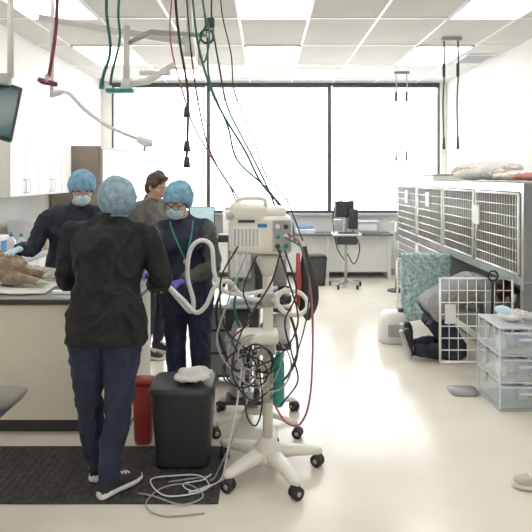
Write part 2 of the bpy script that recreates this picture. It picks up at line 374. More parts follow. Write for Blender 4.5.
def human(name,J,c,head_dir,head_up=(0,0,1),cap=None,mask=False,glasses=False,hair='hair_brown',hairstyle='short',hem=0.12,hands=None,s=1.0,wf=1.0,lf=None,lanyard=None,footdirs=None,footups=None,heelp=None,fl=0.0,bag=1.0):
    J={k:V(v) for k,v in J.items()}
    if fl:
        for v in J.values(): v.z+=fl
    lf=lf or wf
    mb=MB(); sh=(J['shL']-J['shR']).normalized(); hp=(J['hipL']-J['hipR']).normalized()
    T,S,Pn,H=c['torso'],c['sleeve'],c['pants'],c['hand']
    up0=(J['waist']-J['pelvis']).normalized(); nd=(J['neck']-J['chest'])
    secs=[(J['pelvis']-up0*hem,0.19,0.135),(J['pelvis']-up0*(hem-0.01),0.197,0.142),(J['pelvis'],0.185,0.134),(J['pelvis'].lerp(J['waist'],0.6),0.164,0.120),(J['waist'],0.155,0.114),
          (J['waist'].lerp(J['chest'],0.5),0.164,0.119),(J['chest'],0.175,0.125),(J['chest']+nd*0.35,0.178,0.118),(J['chest']+nd*0.62,0.160,0.098),(J['chest']+nd*0.84,0.105,0.075),(J['neck'],0.068,0.06)]
    mb.tube([a for a,_,_ in secs],[(w*wf,d*wf) for _,w,d in secs],T,28,side=sh,pw=2.3)
    hn=(J['head']-J['neck']).normalized()
    mb.tube([J['neck']-hn*0.03,J['neck']+hn*0.024],[0.074,0.066],T,18)
    fwd=sh.cross(nd.normalized()); fwd=-fwd if fwd.dot(V(head_dir))<0 else fwd
    fwd=(fwd-nd.normalized()*fwd.dot(nd.normalized())).normalized()
    for q in (-1,1): mb.ell(J['chest']+fwd*0.07+sh*0.075*q+nd*0.02,(0.07,0.07,0.07),T)
    mb.tube([J['pelvis']+up0*0.05,J['pelvis'],J['pelvis']-up0*0.09],[(0.165*wf,0.118*wf),(0.17*wf,0.122*wf),(0.14*wf,0.11*wf)],Pn,22,side=hp)
    for L in 'LR':
        hip,kn,an=J['hip'+L],J['kn'+L],J['an'+L]
        pts=[hip,hip.lerp(kn,0.3),hip.lerp(kn,0.65),kn,kn.lerp(an,0.35),kn.lerp(an,0.7),an]
        mb.tube(spline(pts,3),[r*lf for r in [0.100,0.099,0.098,0.096,0.092,0.087,0.080,0.074,0.069,0.066,0.064,0.063,0.063,0.062,0.060,0.056,0.052,0.049,0.047]],Pn,18)
        shl,el,wr=J['sh'+L],J['el'+L],J['wr'+L]
        mb.tube([J['neck']-nd*0.1,J['neck'].lerp(shl,0.5)-V((0,0,0.012)),shl],[0.055,0.054,0.060],T,14)
        mb.ell(shl,(0.062,0.062,0.062),S)
        pts=[shl,shl.lerp(el,0.5),el,el.lerp(wr,0.5),wr]
        mb.tube(spline(pts,3),[r*bag for r in [0.062,0.061,0.059,0.056,0.053,0.051,0.049,0.048,0.047,0.045,0.043,0.040,0.038]],S,16)
        hd=hands[L] if hands else {}
        hand(mb,wr+(wr-el).normalized()*0.02,hd.get('d',wr-el),hd.get('n',(0,0,-1)),hd.get('s',1 if L=='L' else -1),H,hd.get('curl',0.5))
        fd=footdirs[L] if footdirs else fwd
        if heelp: shoe(mb,heelp[L],fd,footups[L] if footups else (0,0,1),c.get('shoe','shoe_black'),c.get('sole','shoe_sole'))
        else:
            fd=V(fd); fd.z=0; fd.normalize()
            mb.tube([an,V((an.x,an.y,fl+0.075))],[0.047*lf,0.036],Pn,12)
            shoe(mb,V((an.x,an.y,fl))-fd*0.055,fd,(0,0,1),c.get('shoe','shoe_black'),c.get('sole','shoe_sole'))
    R=Matrix.Translation(J['head'])@frame(head_dir,head_up)@Matrix.Scale(s,4)
    mb.tube([J['neck']-hn*0.04,J['neck'].lerp(J['head'],0.5),R@V((0,0.015,-0.02))],[0.054,0.050,0.052],'skin',16)
    E=lambda c_,r_,k_='skin',rot=None: mb.ell(c_,r_,k_,R,rot=rot)
    E((0,0.012,0.03),(0.074,0.094,0.092)); E((0,-0.020,-0.035),(0.060,0.070,0.074)); E((0,-0.045,-0.085),(0.034,0.036,0.028))
    E((0,-0.096,-0.022),(0.013,0.019,0.013)); E((0,-0.086,0.0),(0.009,0.018,0.026),rot=(20,0,0)); E((0,-0.073,0.026),(0.048,0.018,0.012))
    for q in (-1,1): E((q*0.036,-0.062,-0.03),(0.026,0.024,0.026)); E((q*0.076,0.008,-0.012),(0.010,0.020,0.032),rot=(0,0,-q*15))
    E((0,-0.084,-0.056),(0.023,0.010,0.006),'lips'); E((0,-0.082,-0.066),(0.019,0.010,0.006),'lips')
    if mask:
        E((0,-0.062,-0.052),(0.062,0.048,0.052),'mask_blue'); E((0,-0.09,-0.03),(0.030,0.026,0.024),'mask_blue')
        for q in (-1,1): mb.tube([R@V((q*0.055,-0.07,-0.03)),R@V((q*0.074,-0.02,-0.012)),R@V((q*0.082,0.01,0.01))],[0.006,0.005,0.005],'mask_blue',6)
    if hairstyle=='short':
        E((0,0.022,0.045),(0.085,0.100,0.092),hair); E((0,0.055,-0.02),(0.076,0.062,0.075),hair)
        for q in (-1,1): E((q*0.07,-0.005,0.03),(0.018,0.04,0.04),hair)
        E((0,-0.05,0.095),(0.065,0.045,0.03),hair); E((0.03,0.03,0.09),(0.06,0.07,0.06),hair)
    else:
        E((0,0.045,-0.03),(0.066,0.052,0.050),hair)
        for q in (-1,1): E((q*0.068,-0.01,0.01),(0.012,0.026,0.040),hair)
    A={'jacket_black':0.018,'navy':0.011,'navy_dark':0.012,'navy_pants':0.013,'cardigan':0.013,'grey_shirt':0.012,'grey_sweatshirt':0.014,'hair_brown':0.006}
    ob=fuse(mb,name,0.0068,3,A)
    if cap:
        cb=MB(); cb.ell((0,0.026,0.030),(0.104,0.124,0.118),cap,None,nu=60,nv=36)
        zm=lambda y: 0.040-max(0,min(1,(y+0.07)/0.14))*0.120
        for i,p in enumerate(cb.v):
            l=p.copy(); a=math.atan2(l.y,l.x)
            w=noise.noise(l*26)*0.008+math.sin(a*19+noise.noise(l*9)*3)*0.004*max(0,min(1,(0.11-l.z)*8))
            dd=(l-V((0,0.026,0.030))).normalized(); l+=dd*w
            zz=zm(l.y)
            if l.z<zz:
                f=max(0.0,1-(zz-l.z)*6); l.x*=0.55+0.42*f; l.y=0.02+(l.y-0.02)*(0.6+0.38*f); l.z=zz-0.004
            cb.v[i]=R@l
        pts=[]
        for i in range(49):
            a=2*math.pi*i/48; y=0.026+0.113*math.sin(a); z=zm(y)-0.002
            k=math.sqrt(max(0.35,1-((z-0.030)/0.118)**2)); pts.append(R@V((0.097*k*math.cos(a),0.022+0.115*k*math.sin(a),z)))
        cb.tube(pts,[0.0055+0.0015*math.sin(i*2.7) for i in range(49)],cap,7)
        fin(cb,'surgical_cap',ob)
    eb=MB()
    for q in (-1,1):
        eb.ell((q*0.031,-0.082,0.004),(0.0125,0.009,0.007),'eye_white',R,12,8); eb.ell((q*0.031,-0.089,0.003),(0.0055,0.004,0.0055),'iris',R,10,6)
        eb.tube([R@V((q*0.016,-0.092,0.023)),R@V((q*0.033,-0.093,0.028)),R@V((q*0.048,-0.083,0.022))],[0.0025,0.0035,0.002],hair,6)
    fin(eb,'eyes',ob)
    if glasses:
        g=MB()
        for q in (-1,1):
            pts=[R@V((q*0.033+0.025*math.cos(a),-0.102,0.002+0.019*math.sin(a))) for a in [2*math.pi*i/20 for i in range(21)]]
            g.tube(pts,0.0032,'dark_plastic',6)
            g.tube([R@V((q*0.057,-0.100,0.006)),R@V((q*0.084,-0.06,0.006)),R@V((q*0.088,0.01,0.0))],0.0025,'dark_plastic',6)
        g.tube([R@V((-0.009,-0.102,0.006)),R@V((0.009,-0.102,0.006))],0.003,'dark_plastic',6)
        fin(g,'eyeglasses',ob)
    if lanyard:
        g=MB(); f=fwd; nk=J['neck']; ch=J['chest']
        for q in (1,-1):
            g.cable([nk-f*0.07+V((0,0,0.02)),nk+sh*0.075*q-f*0.01+V((0,0,0.01)),nk+sh*0.07*q+f*0.085-nd*0.3,ch+sh*0.03*q+f*0.155,ch-nd*0.6+f*0.155],0.006,lanyard,8,8)
        g.cyl(ch-nd*0.6+f*0.15,ch-nd*0.6+f*0.165,0.02,'steel',14)
        fin(g,'stethoscope',ob)
    return ob
human('veterinary_technician',dict(pelvis=(-0.84,2.80,0.92),waist=(-0.84,2.815,1.07),chest=(-0.84,2.85,1.235),neck=(-0.83,2.89,1.395),head=(-0.825,2.945,1.492),
  shL=(-1.035,2.87,1.335),shR=(-0.645,2.87,1.335),elL=(-1.085,2.90,1.08),elR=(-0.575,2.90,1.08),wrL=(-1.0,3.12,1.00),wrR=(-0.66,3.12,1.01),
  hipL=(-0.935,2.80,0.86),hipR=(-0.745,2.80,0.86),knL=(-0.940,2.83,0.46),knR=(-0.765,2.77,0.46),anL=(-0.925,2.90,0.09),anR=(-0.815,2.74,0.09)),
  dict(torso='jacket_black',sleeve='jacket_black',pants='navy_pants',hand='skin'),(-0.25,0.95,-0.22),cap='cap_pale',mask=True,hairstyle='tied',hem=0.15,wf=1.08,lf=1.06,bag=1.10,
  hands={'L':dict(d=(0.15,1,-0.1),n=(0.4,0,-1)),'R':dict(d=(-0.15,1,-0.1),n=(-0.4,0,-1))},footdirs={'L':V((-0.25,1,0)),'R':V((0.65,0.8,0))},fl=0.013)
human('veterinarian',dict(pelvis=(-0.58,3.88,0.92),waist=(-0.58,3.87,1.06),chest=(-0.59,3.84,1.19),neck=(-0.605,3.80,1.355),head=(-0.62,3.735,1.475),
  shR=(-0.765,3.79,1.275),shL=(-0.435,3.84,1.285),elR=(-0.83,3.70,1.04),elL=(-0.375,3.77,1.02),wrR=(-0.77,3.50,1.03),wrL=(-0.56,3.58,0.95),
  hipL=(-0.49,3.89,0.86),hipR=(-0.67,3.87,0.86),knL=(-0.48,3.86,0.47),knR=(-0.655,3.85,0.47),anL=(-0.47,3.93,0.10),anR=(-0.655,3.93,0.10)),
  dict(torso='navy',sleeve='cardigan',pants='navy_pants',hand='glove'),(-0.28,-0.88,-0.34),cap='cap_blue',mask=True,glasses=True,hairstyle='tied',hem=0.16,lanyard='teal',bag=1.12,lf=1.08,
  hands={'L':dict(d=(-0.9,-0.35,-0.1),n=(0,0,-1)),'R':dict(d=(0.35,-0.5,-0.05),n=(0,-0.2,-1))})
human('veterinary_nurse',dict(pelvis=(-1.58,4.30,0.95),waist=(-1.57,4.28,1.10),chest=(-1.54,4.22,1.26),neck=(-1.47,4.17,1.43),head=(-1.42,4.11,1.555),
  shR=(-1.71,4.18,1.33),shL=(-1.35,4.22,1.36),elR=(-1.80,4.10,1.10),elL=(-1.28,4.05,1.12),wrR=(-1.80,3.88,1.12),wrL=(-1.36,3.86,1.0),
  hipL=(-1.49,4.30,0.88),hipR=(-1.67,4.30,0.88),knL=(-1.48,4.27,0.48),knR=(-1.68,4.27,0.48),anL=(-1.47,4.33,0.10),anR=(-1.69,4.33,0.10)),
  dict(torso='navy_dark',sleeve='navy_dark',pants='navy_dark',hand='mask_blue'),(0.35,-0.85,-0.42),cap='cap_blue',mask=True,hairstyle='tied',bag=1.15,wf=1.05,
  hands={'L':dict(d=(-0.1,-1,-0.4),n=(0,0,-1)),'R':dict(d=(-0.2,-1,-0.1),n=(0,0,-1))})
human('clinic_assistant',dict(pelvis=(-1.07,4.95,0.96),waist=(-1.075,4.95,1.11),chest=(-1.09,4.945,1.27),neck=(-1.06,4.94,1.44),head=(-1.01,4.92,1.56),
  shL=(-0.99,5.12,1.375),shR=(-1.17,4.77,1.375),elL=(-0.86,5.15,1.13),elR=(-1.14,4.70,1.12),wrL=(-0.68,5.03,1.06),wrR=(-0.95,4.62,1.04),
  hipL=(-1.01,5.03,0.89),hipR=(-1.09,4.87,0.89),knL=(-1.0,5.04,0.48),knR=(-1.08,4.87,0.48),anL=(-1.03,5.05,0.10),anR=(-1.11,4.88,0.10)),
  dict(torso='grey_shirt',sleeve='grey_shirt',pants='navy_dark',hand='skin'),(0.85,-0.40,-0.30),hairstyle='short',wf=1.05,bag=1.1)
human('kennel_attendant',dict(pelvis=(1.56,4.93,0.44),waist=(1.70,4.93,0.56),chest=(1.88,4.93,0.635),neck=(2.09,4.93,0.61),head=(2.22,4.93,0.54),
  shR=(2.00,4.75,0.58),shL=(2.00,5.11,0.58),elR=(2.02,4.68,0.33),elL=(2.14,5.15,0.32),wrR=(2.25,4.72,0.24),wrL=(2.36,5.12,0.26),
  hipL=(1.54,5.02,0.37),hipR=(1.54,4.84,0.37),knL=(1.80,5.06,0.085),knR=(1.74,4.76,0.085),anL=(1.40,5.02,0.08),anR=(1.34,4.80,0.085)),
  dict(torso='grey_sweatshirt',sleeve='grey_sweatshirt',pants='navy_dark',hand='skin',sole='grey_plastic'),(1,0,-0.5),(0.4,0,1),hairstyle='short',hem=0.08,wf=1.06,bag=1.12,
  hands={'L':dict(d=(1,0,-0.3),n=(0,0,-1)),'R':dict(d=(1,0,-0.3),n=(0,0,-1))},
  footdirs={'L':V((0.35,0,-1)),'R':V((0.35,0,-1))},footups={'L':V((1,0,0.35)),'R':V((1,0,0.35))},heelp={'L':V((1.26,5.02,0.262)),'R':V((1.20,4.80,0.262))})

# ------------------------------------------------------------------ kennel bank
KX,KB,K0,K1=2.07,3.02,4.25,8.3
mb=MB(); st='cage_steel'
mb.b2((KX,K0,1.57),(KB,K1,1.60),st); mb.b2((KX,K0,0.78),(KB,K1,0.83),st); mb.b2((KX,K0,0.08),(KB,K1,0.12),st); mb.b2((KB-0.02,K0,0.12),(KB,K1,1.57),st)
for y in (4.25,6.13,7.18,8.27): mb.b2((KX,y,0.12),(KB,y+0.03,0.78),st); mb.b2((KX,y,0.83),(KB,y+0.03,1.57),st)
mb.b2((KX-0.012,K0,1.53),(KX,K1,1.60),'steel'); mb.b2((KX-0.012,K0,0.77),(KX,K1,0.84),'steel'); mb.b2((KX-0.012,K0,0.06),(KX,K1,0.13),'steel')
for y in (4.25,5.19,6.12,7.17,8.25): mb.b2((KX-0.014,y,0.84),(KX,y+0.05,1.53),'steel')
for y in (4.25,6.12,7.17,8.25): mb.b2((KX-0.014,y,0.13),(KX,y+0.05,0.77),'steel')
mb.b2((KX-0.012,K0-0.008,0.08),(KB,K0,0.80),'end_panel',0.002); mb.b2((KX-0.012,K0-0.008,0.81),(KB,K0,1.60),'end_panel',0.002)
for y in (4.3,6.1,8.2):
    for x in (KX+0.05,KB-0.05): mb.cyl((x,y,0.0),(x,y,0.09),0.02,'black_rubber')
def wiredoor(mb,o,a,h,wd,nh=5,sp=0.036,t=1.0):
    o=V(o);a=V(a); up=V((0,0,1))
    c=[o,o+a*wd,o+a*wd+up*h,o+up*h]
    for i in range(4): mb.tube([c[i],c[(i+1)%4]],0.011*t,'wire',8)
    n=int(wd/sp)
    for i in range(1,n): p=o+a*wd*i/n; mb.tube([p,p+up*h],0.0036*t,'wire',5)
    for i in range(1,nh+1): p=o+up*h*i/(nh+1); mb.tube([p,p+a*wd],0.0055*t,'wire',6)
    p=o+a*(wd-0.05)+up*h*0.5
    mb.box(p,(0.03,0.03,0.10),'steel',0.004)
for (y,w_) in ((4.31,0.87),(5.25,0.86),(6.18,0.98),(7.23,1.0)): wiredoor(mb,(KX-0.025,y,0.86),(0,1,0),0.65,w_,6,0.05)
for (y,w_) in ((6.18,0.98),(7.23,1.0)): wiredoor(mb,(KX-0.025,y,0.15),(0,1,0),0.60,w_,5,0.05)
wiredoor(mb,(KX-0.63,4.40,0.12),(1,0,0),0.69,0.60,6,0.075,0.9)
wiredoor(mb,(KX-0.60,5.95,0.13),(1,0,0),0.60,0.57,5)
for z in (0.25,0.65): mb.cyl((KX-0.01,4.40,z-0.03),(KX-0.01,4.40,z+0.03),0.014,'steel'); mb.cyl((KX-0.01,5.95,z-0.03),(KX-0.01,5.95,z+0.03),0.014,'steel')
for y,z in ((6.6,1.28),(7.6,1.28),(5.05,1.2)): mb.b2((KX-0.052,y,z),(KX-0.037,y+0.14,z+0.18),'paper')
mb.box((KX-0.55,4.385,0.52),(0.09,0.006,0.16),'paper',0.002)
fin(mb,'kennel_cage_bank')
def heap(name,c,r,k,n=6,seed=1,voxel=0.012,amp=0.018):
    random.seed(seed); mb=MB(); ks=k if isinstance(k,(list,tuple)) else [k]
    for i in range(n):
        rr=V((r[0]*random.uniform(0.35,0.7),r[1]*random.uniform(0.35,0.7),r[2]*random.uniform(0.45,0.6)))
        p=V(c)+V((random.uniform(-1,1)*(r[0]-rr.x),random.uniform(-1,1)*(r[1]-rr.y),rr.z+random.uniform(0,1)*max(0,2*r[2]-2*rr.z)*0.6))
        mb.ell(p,rr,ks[i%len(ks)])
    return fuse(mb,name,voxel,2,{kk:amp for kk in ks},freq=14)
heap('folded_blanket_pile',(2.50,5.95,1.62),(0.36,0.55,0.12),['towel','towel_pink','towel','towel_tan','towel'],13,3,0.010,0.02)
heap('towel_pile',(2.52,4.90,1.615),(0.36,0.45,0.06),['towel','towel_pink','towel_tan','towel'],10,7,0.010,0.014)
heap('pet_bedding',(2.6,7.7,0.85),(0.3,0.35,0.07),['towel','blanket'],6,9)
mb=MB(); mb.b2((2.2,7.0,1.601),(2.6,7.5,1.67),'white_plastic',0.01); mb.b2((2.19,6.99,1.67),(2.61,7.51,1.69),'grey_plastic',0.005); fin(mb,'storage_box')
nx,nz=34,40; vs=[];fs=[];prof=[]
for j in range(nz+1):
    L=1.0*j/nz
    if L<0.68: y,z=5.915,0.10+L
    elif L<0.74: a=(L-0.68)/0.06*math.pi; y,z=5.95-0.035*math.cos(a),0.78+0.02*math.sin(a)
    else: y,z=5.985,0.78-(L-0.74)
    prof.append((y,z))
for i in range(nx+1):
    x=1.50+0.55*i/nx
    for j,(y,z) in enumerate(prof):
        drop=max(0,0.76-z); f=math.sin(x*34+z*2)*0.018*min(1,drop*3)+noise.noise(V((x*9,z*9,0)))*0.014*min(1,drop*4)
        sgn=-1 if y<5.95 else 1
        zz=z+(0.05*math.sin(x*7) if j==0 else 0)
        vs.append((x+0.02*noise.noise(V((z*5,0,0))),y+sgn*abs(f)+sgn*0.004,max(zz,0.02)))
for i in range(nx):
    for j in range(nz): a=i*(nz+1)+j; fs.append((a,a+1,a+nz+2,a+nz+1))
me=bpy.data.meshes.new('patterned_blanket'); me.from_pydata(vs,[],fs); me.materials.append(M['blanket'])
for p in me.polygons: p.use_smooth=True
ob=bpy.data.objects.new('patterned_blanket',me); sc.collection.objects.link(ob); sm=ob.modifiers.new('s','SOLIDIFY'); sm.thickness=0.006; sm.offset=0
mb=MB()
DX0,DX1,DYa,DYb=1.64,2.04,3.74,4.12
mb.b2((DX0,DYa,0.0),(DX1,DYb,0.02),'frosted_plastic',0.006)
for i in range(3):
    z=0.02+i*0.19
    mb.b2((DX0+0.012,DYa-0.006,z+0.008),(DX1-0.012,DYa-0.001,z+0.160),'clear_plastic',0.002)
    mb.tube([(DX0+0.02,DYa-0.008,z+0.15),(DX1-0.02,DYa-0.008,z+0.15)],0.008,'frosted_plastic',8)
    mb.b2((DX0+0.012,DYa+0.005,z+0.008),(DX0+0.016,DYb-0.02,z+0.155),'clear_plastic'); mb.b2((DX1-0.016,DYa+0.005,z+0.008),(DX1-0.012,DYb-0.02,z+0.155),'clear_plastic')
    mb.b2((DX0+0.012,DYa,z+0.004),(DX1-0.012,DYb-0.02,z+0.008),'clear_plastic')
    mb.b2((DX0,DYa,z+0.176),(DX1,DYb,z+0.19),'frosted_plastic',0.004)
    mb.b2((DX0+0.13,DYa-0.03,z+0.10),(DX1-0.13,DYa-0.008,z+0.12),'frosted_plastic',0.006)
    for x in (DX0+0.006,DX1-0.006):
        for y in (DYa+0.006,DYb-0.006): mb.b2((x-0.006,y-0.006,z),(x+0.006,y+0.006,z+0.176),'frosted_plastic')
    for q in range(5): mb.box((DX0+0.07+q*0.065,DYa+0.13+0.05*(q%2),z+0.05+0.01*(q%3)),(0.07,0.14,0.075),['blue_label','paper','mask_blue','grey_plastic','blue_label'][(q+i)%5],0.015,(0,0,q*13-20))
fin(mb,'plastic_drawer_unit')
heap('towel_pile',(1.86,3.92,0.600),(0.15,0.15,0.05),['towel','grey_plastic','mask_blue'],5,11,0.008,0.008)
mb=MB(); mb.tube([(1.51,4.08,0.0),(1.51,4.08,0.02)],[(0.10,0.08),(0.11,0.09)],'grey_plastic',24,side=(1,0,0),pw=4); mb.tube([(1.51,4.08,0.0205),(1.51,4.08,0.024)],[(0.09,0.07),(0.09,0.07)],'cable_grey',24,side=(1,0,0),pw=4)
fin(mb,'litter_tray')
mb=MB(); mb.cable([(1.86,4.36,0.80),(1.85,4.36,0.5),(1.82,4.36,0.25),(1.80,4.33,0.05),(1.78,4.30,0.014)],[0.012]*33,'black_rubber',8,6); mb.ring((1.86,4.36,0.84),0.04,0.008,'black_rubber',(0,1,0)); fin(mb,'dog_leash')
mb=MB(); jy=5.36; mb.tube([(1.28,jy,0.0),(1.28,jy,0.02),(1.28,jy,0.2),(1.28,jy,0.27),(1.28,jy,0.30)],[(0.13,0.12),(0.15,0.13),(0.145,0.12),(0.12,0.10),(0.09,0.08)],'white_plastic',24,side=(1,0,0),pw=3.2)
mb.ring((1.28,jy,0.28),0.09,0.012,'white_plastic',(0,1,0),0,180); mb.b2((1.20,jy-0.145,0.08),(1.36,jy-0.125,0.2),'grey_plastic',0.006); mb.tube([(1.35,jy-0.03,0.29),(1.35,jy-0.03,0.335)],[0.03,0.03],'dark_plastic',14)
fin(mb,'detergent_jug')
mb=MB(); shoe(mb,(1.575,2.80,0),(-1,0.15,0),(0,0,1),'shoe_tan','shoe_sole')
fuse(mb,'sneaker',0.005,2)

# ------------------------------------------------------------------ patient monitor on stand
def caster(mb,p,r=0.032):
    p=V(p); mb.cyl((p.x-0.014,p.y,r),(p.x+0.014,p.y,r),r,'black_rubber',18); mb.cyl((p.x-0.016,p.y,r),(p.x+0.016,p.y,r),r*0.45,'grey_plastic',12)
    mb.box((p.x,p.y+0.005,r*1.7),(0.036,0.05,0.03),'dark_plastic',0.008); mb.cyl((p.x,p.y,r*1.8),(p.x,p.y,r*2.6),0.009,'steel',8)
def caster2(mb,p,ang,r=0.032):
    p=V(p); a=V((math.cos(ang),math.sin(ang),0)); c=V((p.x,p.y,r))
    for q in (-0.016,0.016): mb.cyl(c+a*(q-0.010),c+a*(q+0.010),r,'black_rubber',18)
    mb.cyl(c-a*0.028,c+a*0.028,r*0.4,'grey_plastic',12)
    mb.ell((p.x,p.y,r*1.55),(0.026,0.026,0.022),'dark_plastic'); mb.cyl((p.x,p.y,r*1.8),(p.x,p.y,r*2.6),0.009,'steel',8)
mb=MB(); C=V((0.01,2.98,0)); cp='cream_plastic'
for i,a in enumerate((12,84,150,222,300)):
    d=V((math.cos(math.radians(a)),math.sin(math.radians(a)),0)); e=C+d*0.29
    if i==3: e=C+d*0.28
    mb.tube([C+V((0,0,0.115)),C+d*0.15+V((0,0,0.108)),e+V((0,0,0.090)),e+d*0.025+V((0,0,0.087))],[(0.055,0.036),(0.042,0.028),(0.032,0.019),(0.014,0.013)],cp,12,side=(-d.y,d.x,0),pw=2.8)
    caster2(mb,e,i*1.1+0.9,0.033)
mb.tube([C+V((0,0,z)) for z in (0.075,0.10,0.14,0.17,0.20)],[0.085,0.095,0.08,0.052,0.036],cp,24)
mb.cyl(C+V((0,0,0.15)),C+V((0,0,1.20)),0.029,cp,20)
mb.tube([C+V((0,0,z)) for z in (1.10,1.14,1.19,1.22)],[0.031,0.047,0.07,0.09],cp,20)
mb.box((-0.03,2.98,1.335),(0.345,0.26,0.205),cp,0.03,seg=3)
mb.box((-0.10,2.97,1.45),(0.20,0.24,0.11),cp,0.03,(0,6,0),3)
mb.box((0.04,3.0,1.455),(0.14,0.2,0.06),'white_plastic',0.02)
mb.tube(spline([(-0.16,2.93,1.48),(-0.15,2.93,1.525),(-0.02,2.93,1.53),(0.0,2.93,1.48)],4),0.012,cp,8)
mb.box((0.085,2.852,1.335),(0.10,0.012,0.17),'grey_plastic',0.006)
for i in range(3):
    for j in range(2): mb.cyl((0.062+j*0.045,2.850,1.28+i*0.052),(0.062+j*0.045,2.836,1.28+i*0.052),0.013,['dark_plastic','teal','white_plastic'][(i+j)%3],14)
mb.box((-0.10,2.853,1.325),(0.16,0.012,0.12),'white_plastic',0.005)
for i in range(7): mb.b2((-0.17+i*0.02,2.844,1.28),(-0.163+i*0.02,2.848,1.37),'grey_plastic')
mb.box((-0.02,2.847,1.39),(0.05,0.006,0.02),'blue_label'); mb.cyl((-0.19,2.86,1.44),(-0.19,2.835,1.44),0.018,'grey_plastic')
mb.b2((-0.15,2.846,1.405),(-0.06,2.85,1.42),'dark_plastic')
mb.box((-0.05,2.96,0.765),(0.24,0.16,0.06),cp,0.02); mb.box((0.01,2.98,0.73),(0.09,0.09,0.14),cp,0.015)
mb.cyl((0.01,2.98,0.93),(0.01,2.98,1.0),0.038,'grey_plastic'); mb.tube([(0.03,2.96,0.965),(0.07,2.94,0.965)],0.014,cp,10)
mb.ring((0.145,2.93,0.96),0.085,0.013,cp,(0.15,-0.6,0.8),n=36)
mb.cyl((0.01,2.98,0.56),(0.01,2.98,0.62),0.039,cp); mb.cyl((0.01,2.98,0.40),(0.01,2.98,0.43),0.037,'grey_plastic')
mb.tube([(0.07,2.93,0.39),(0.07,2.93,0.41),(0.07,2.93,0.62),(0.07,2.93,0.66),(0.07,2.93,0.69)],[0.022,0.032,0.032,0.022,0.012],'teal',18); mb.box((0.05,2.95,0.5),(0.05,0.04,0.03),'steel',0.004)
fin(mb,'patient_monitor_stand')
random.seed(12)
mb=MB()
for i in range(9):
    cx=random.uniform(-0.17,0.04); R=random.uniform(0.05,0.115); z0=random.uniform(0.60,0.74)
    mb.ring((cx,2.90+random.uniform(-0.03,0.02),z0),R,0.0048,'black_rubber' if i%4 else 'cable_grey',(random.uniform(-.6,.6),1,random.uniform(-.4,.4)),n=30,sy=random.uniform(0.7,1.4),seg=6)
for pts,k in (([(0.06,2.83,1.28),(0.12,2.80,1.1),(0.17,2.82,0.9),(0.12,2.84,0.75),(0.02,2.86,0.66),(-0.1,2.88,0.62)],'black_rubber'),
              ([(0.10,2.83,1.33),(0.2,2.79,1.25),(0.22,2.8,0.95),(0.13,2.84,0.62),(0.03,2.88,0.50)],'green_hose'),
              ([(-0.15,2.84,1.28),(-0.24,2.82,1.1),(-0.22,2.84,0.85),(-0.1,2.86,0.72)],'black_rubber'),
              ([(-0.1,2.84,1.25),(-0.2,2.8,1.0),(-0.26,2.84,0.75),(-0.12,2.86,0.55),(0.02,2.88,0.52),(0.1,2.86,0.7)],'cable_grey'),
              ([(0.08,2.83,1.26),(0.03,2.80,1.1),(-0.06,2.82,0.95),(-0.14,2.84,0.8),(-0.18,2.84,0.6),(-0.08,2.86,0.45),(0.03,2.88,0.5)],'black_rubber'),
              ([(-0.05,2.9,0.7),(-0.02,2.88,0.45),(-0.05,2.9,0.3),(-0.1,2.88,0.35),(-0.13,2.86,0.55)],'black_rubber'),
              ([(0.10,2.83,1.26),(0.16,2.80,1.05),(0.10,2.82,0.88),(0.14,2.84,0.7),(0.17,2.86,0.55),(0.08,2.87,0.42)],'black_rubber'),
              ([(-0.05,2.84,1.23),(-0.12,2.82,1.05),(-0.08,2.82,0.9),(-0.18,2.84,0.78),(-0.12,2.86,0.68)],'black_rubber'),
              ([(-0.12,2.9,0.7),(-0.16,2.88,0.4),(-0.2,2.9,0.2),(-0.24,2.88,0.02),(-0.32,2.8,0.018),(-0.4,2.75,0.018)],'hose_white'),
              ([(-0.08,2.9,0.7),(-0.1,2.88,0.45),(-0.17,2.9,0.25),(-0.27,2.9,0.03),(-0.30,2.86,0.018)],'cable_grey')):
    mb.cable(pts,0.0048,k,8,6)
mb.cable([(0.12,2.84,1.35),(0.19,2.82,1.27),(0.245,2.83,0.96),(0.24,2.84,0.52),(0.19,2.84,0.34),(0.11,2.86,0.33),(0.04,2.9,0.42)],0.006,'pink_hose',8,7)
fin(mb,'monitor_cable_bundle')
mb=MB()
for pts,k in (([(-0.30,2.92,0.02),(-0.34,2.86,0.022),(-0.44,2.82,0.022),(-0.38,2.76,0.02),(-0.30,2.80,0.02),(-0.36,2.90,0.022),(-0.50,2.90,0.022),(-0.62,2.86,0.022),(-0.52,2.72,0.022),(-0.36,2.74,0.022),(-0.28,2.82,0.02)],'hose_white'),
              ([(-0.66,2.74,0.022),(-0.58,2.72,0.02),(-0.42,2.66,0.012),(-0.32,2.72,0.02),(-0.42,2.82,0.022),(-0.55,2.78,0.022),(-0.6,2.66,0.014),(-0.5,2.58,0.007),(-0.3,2.6,0.007)],'cable_grey'),
              ([(-0.3,2.9,0.02),(-0.38,2.88,0.02),(-0.45,2.86,0.022),(-0.52,2.84,0.022)],'cable_grey')):
    mb.cable(pts,0.0036,k,8,6)
fin(mb,'floor_cable_bundle')

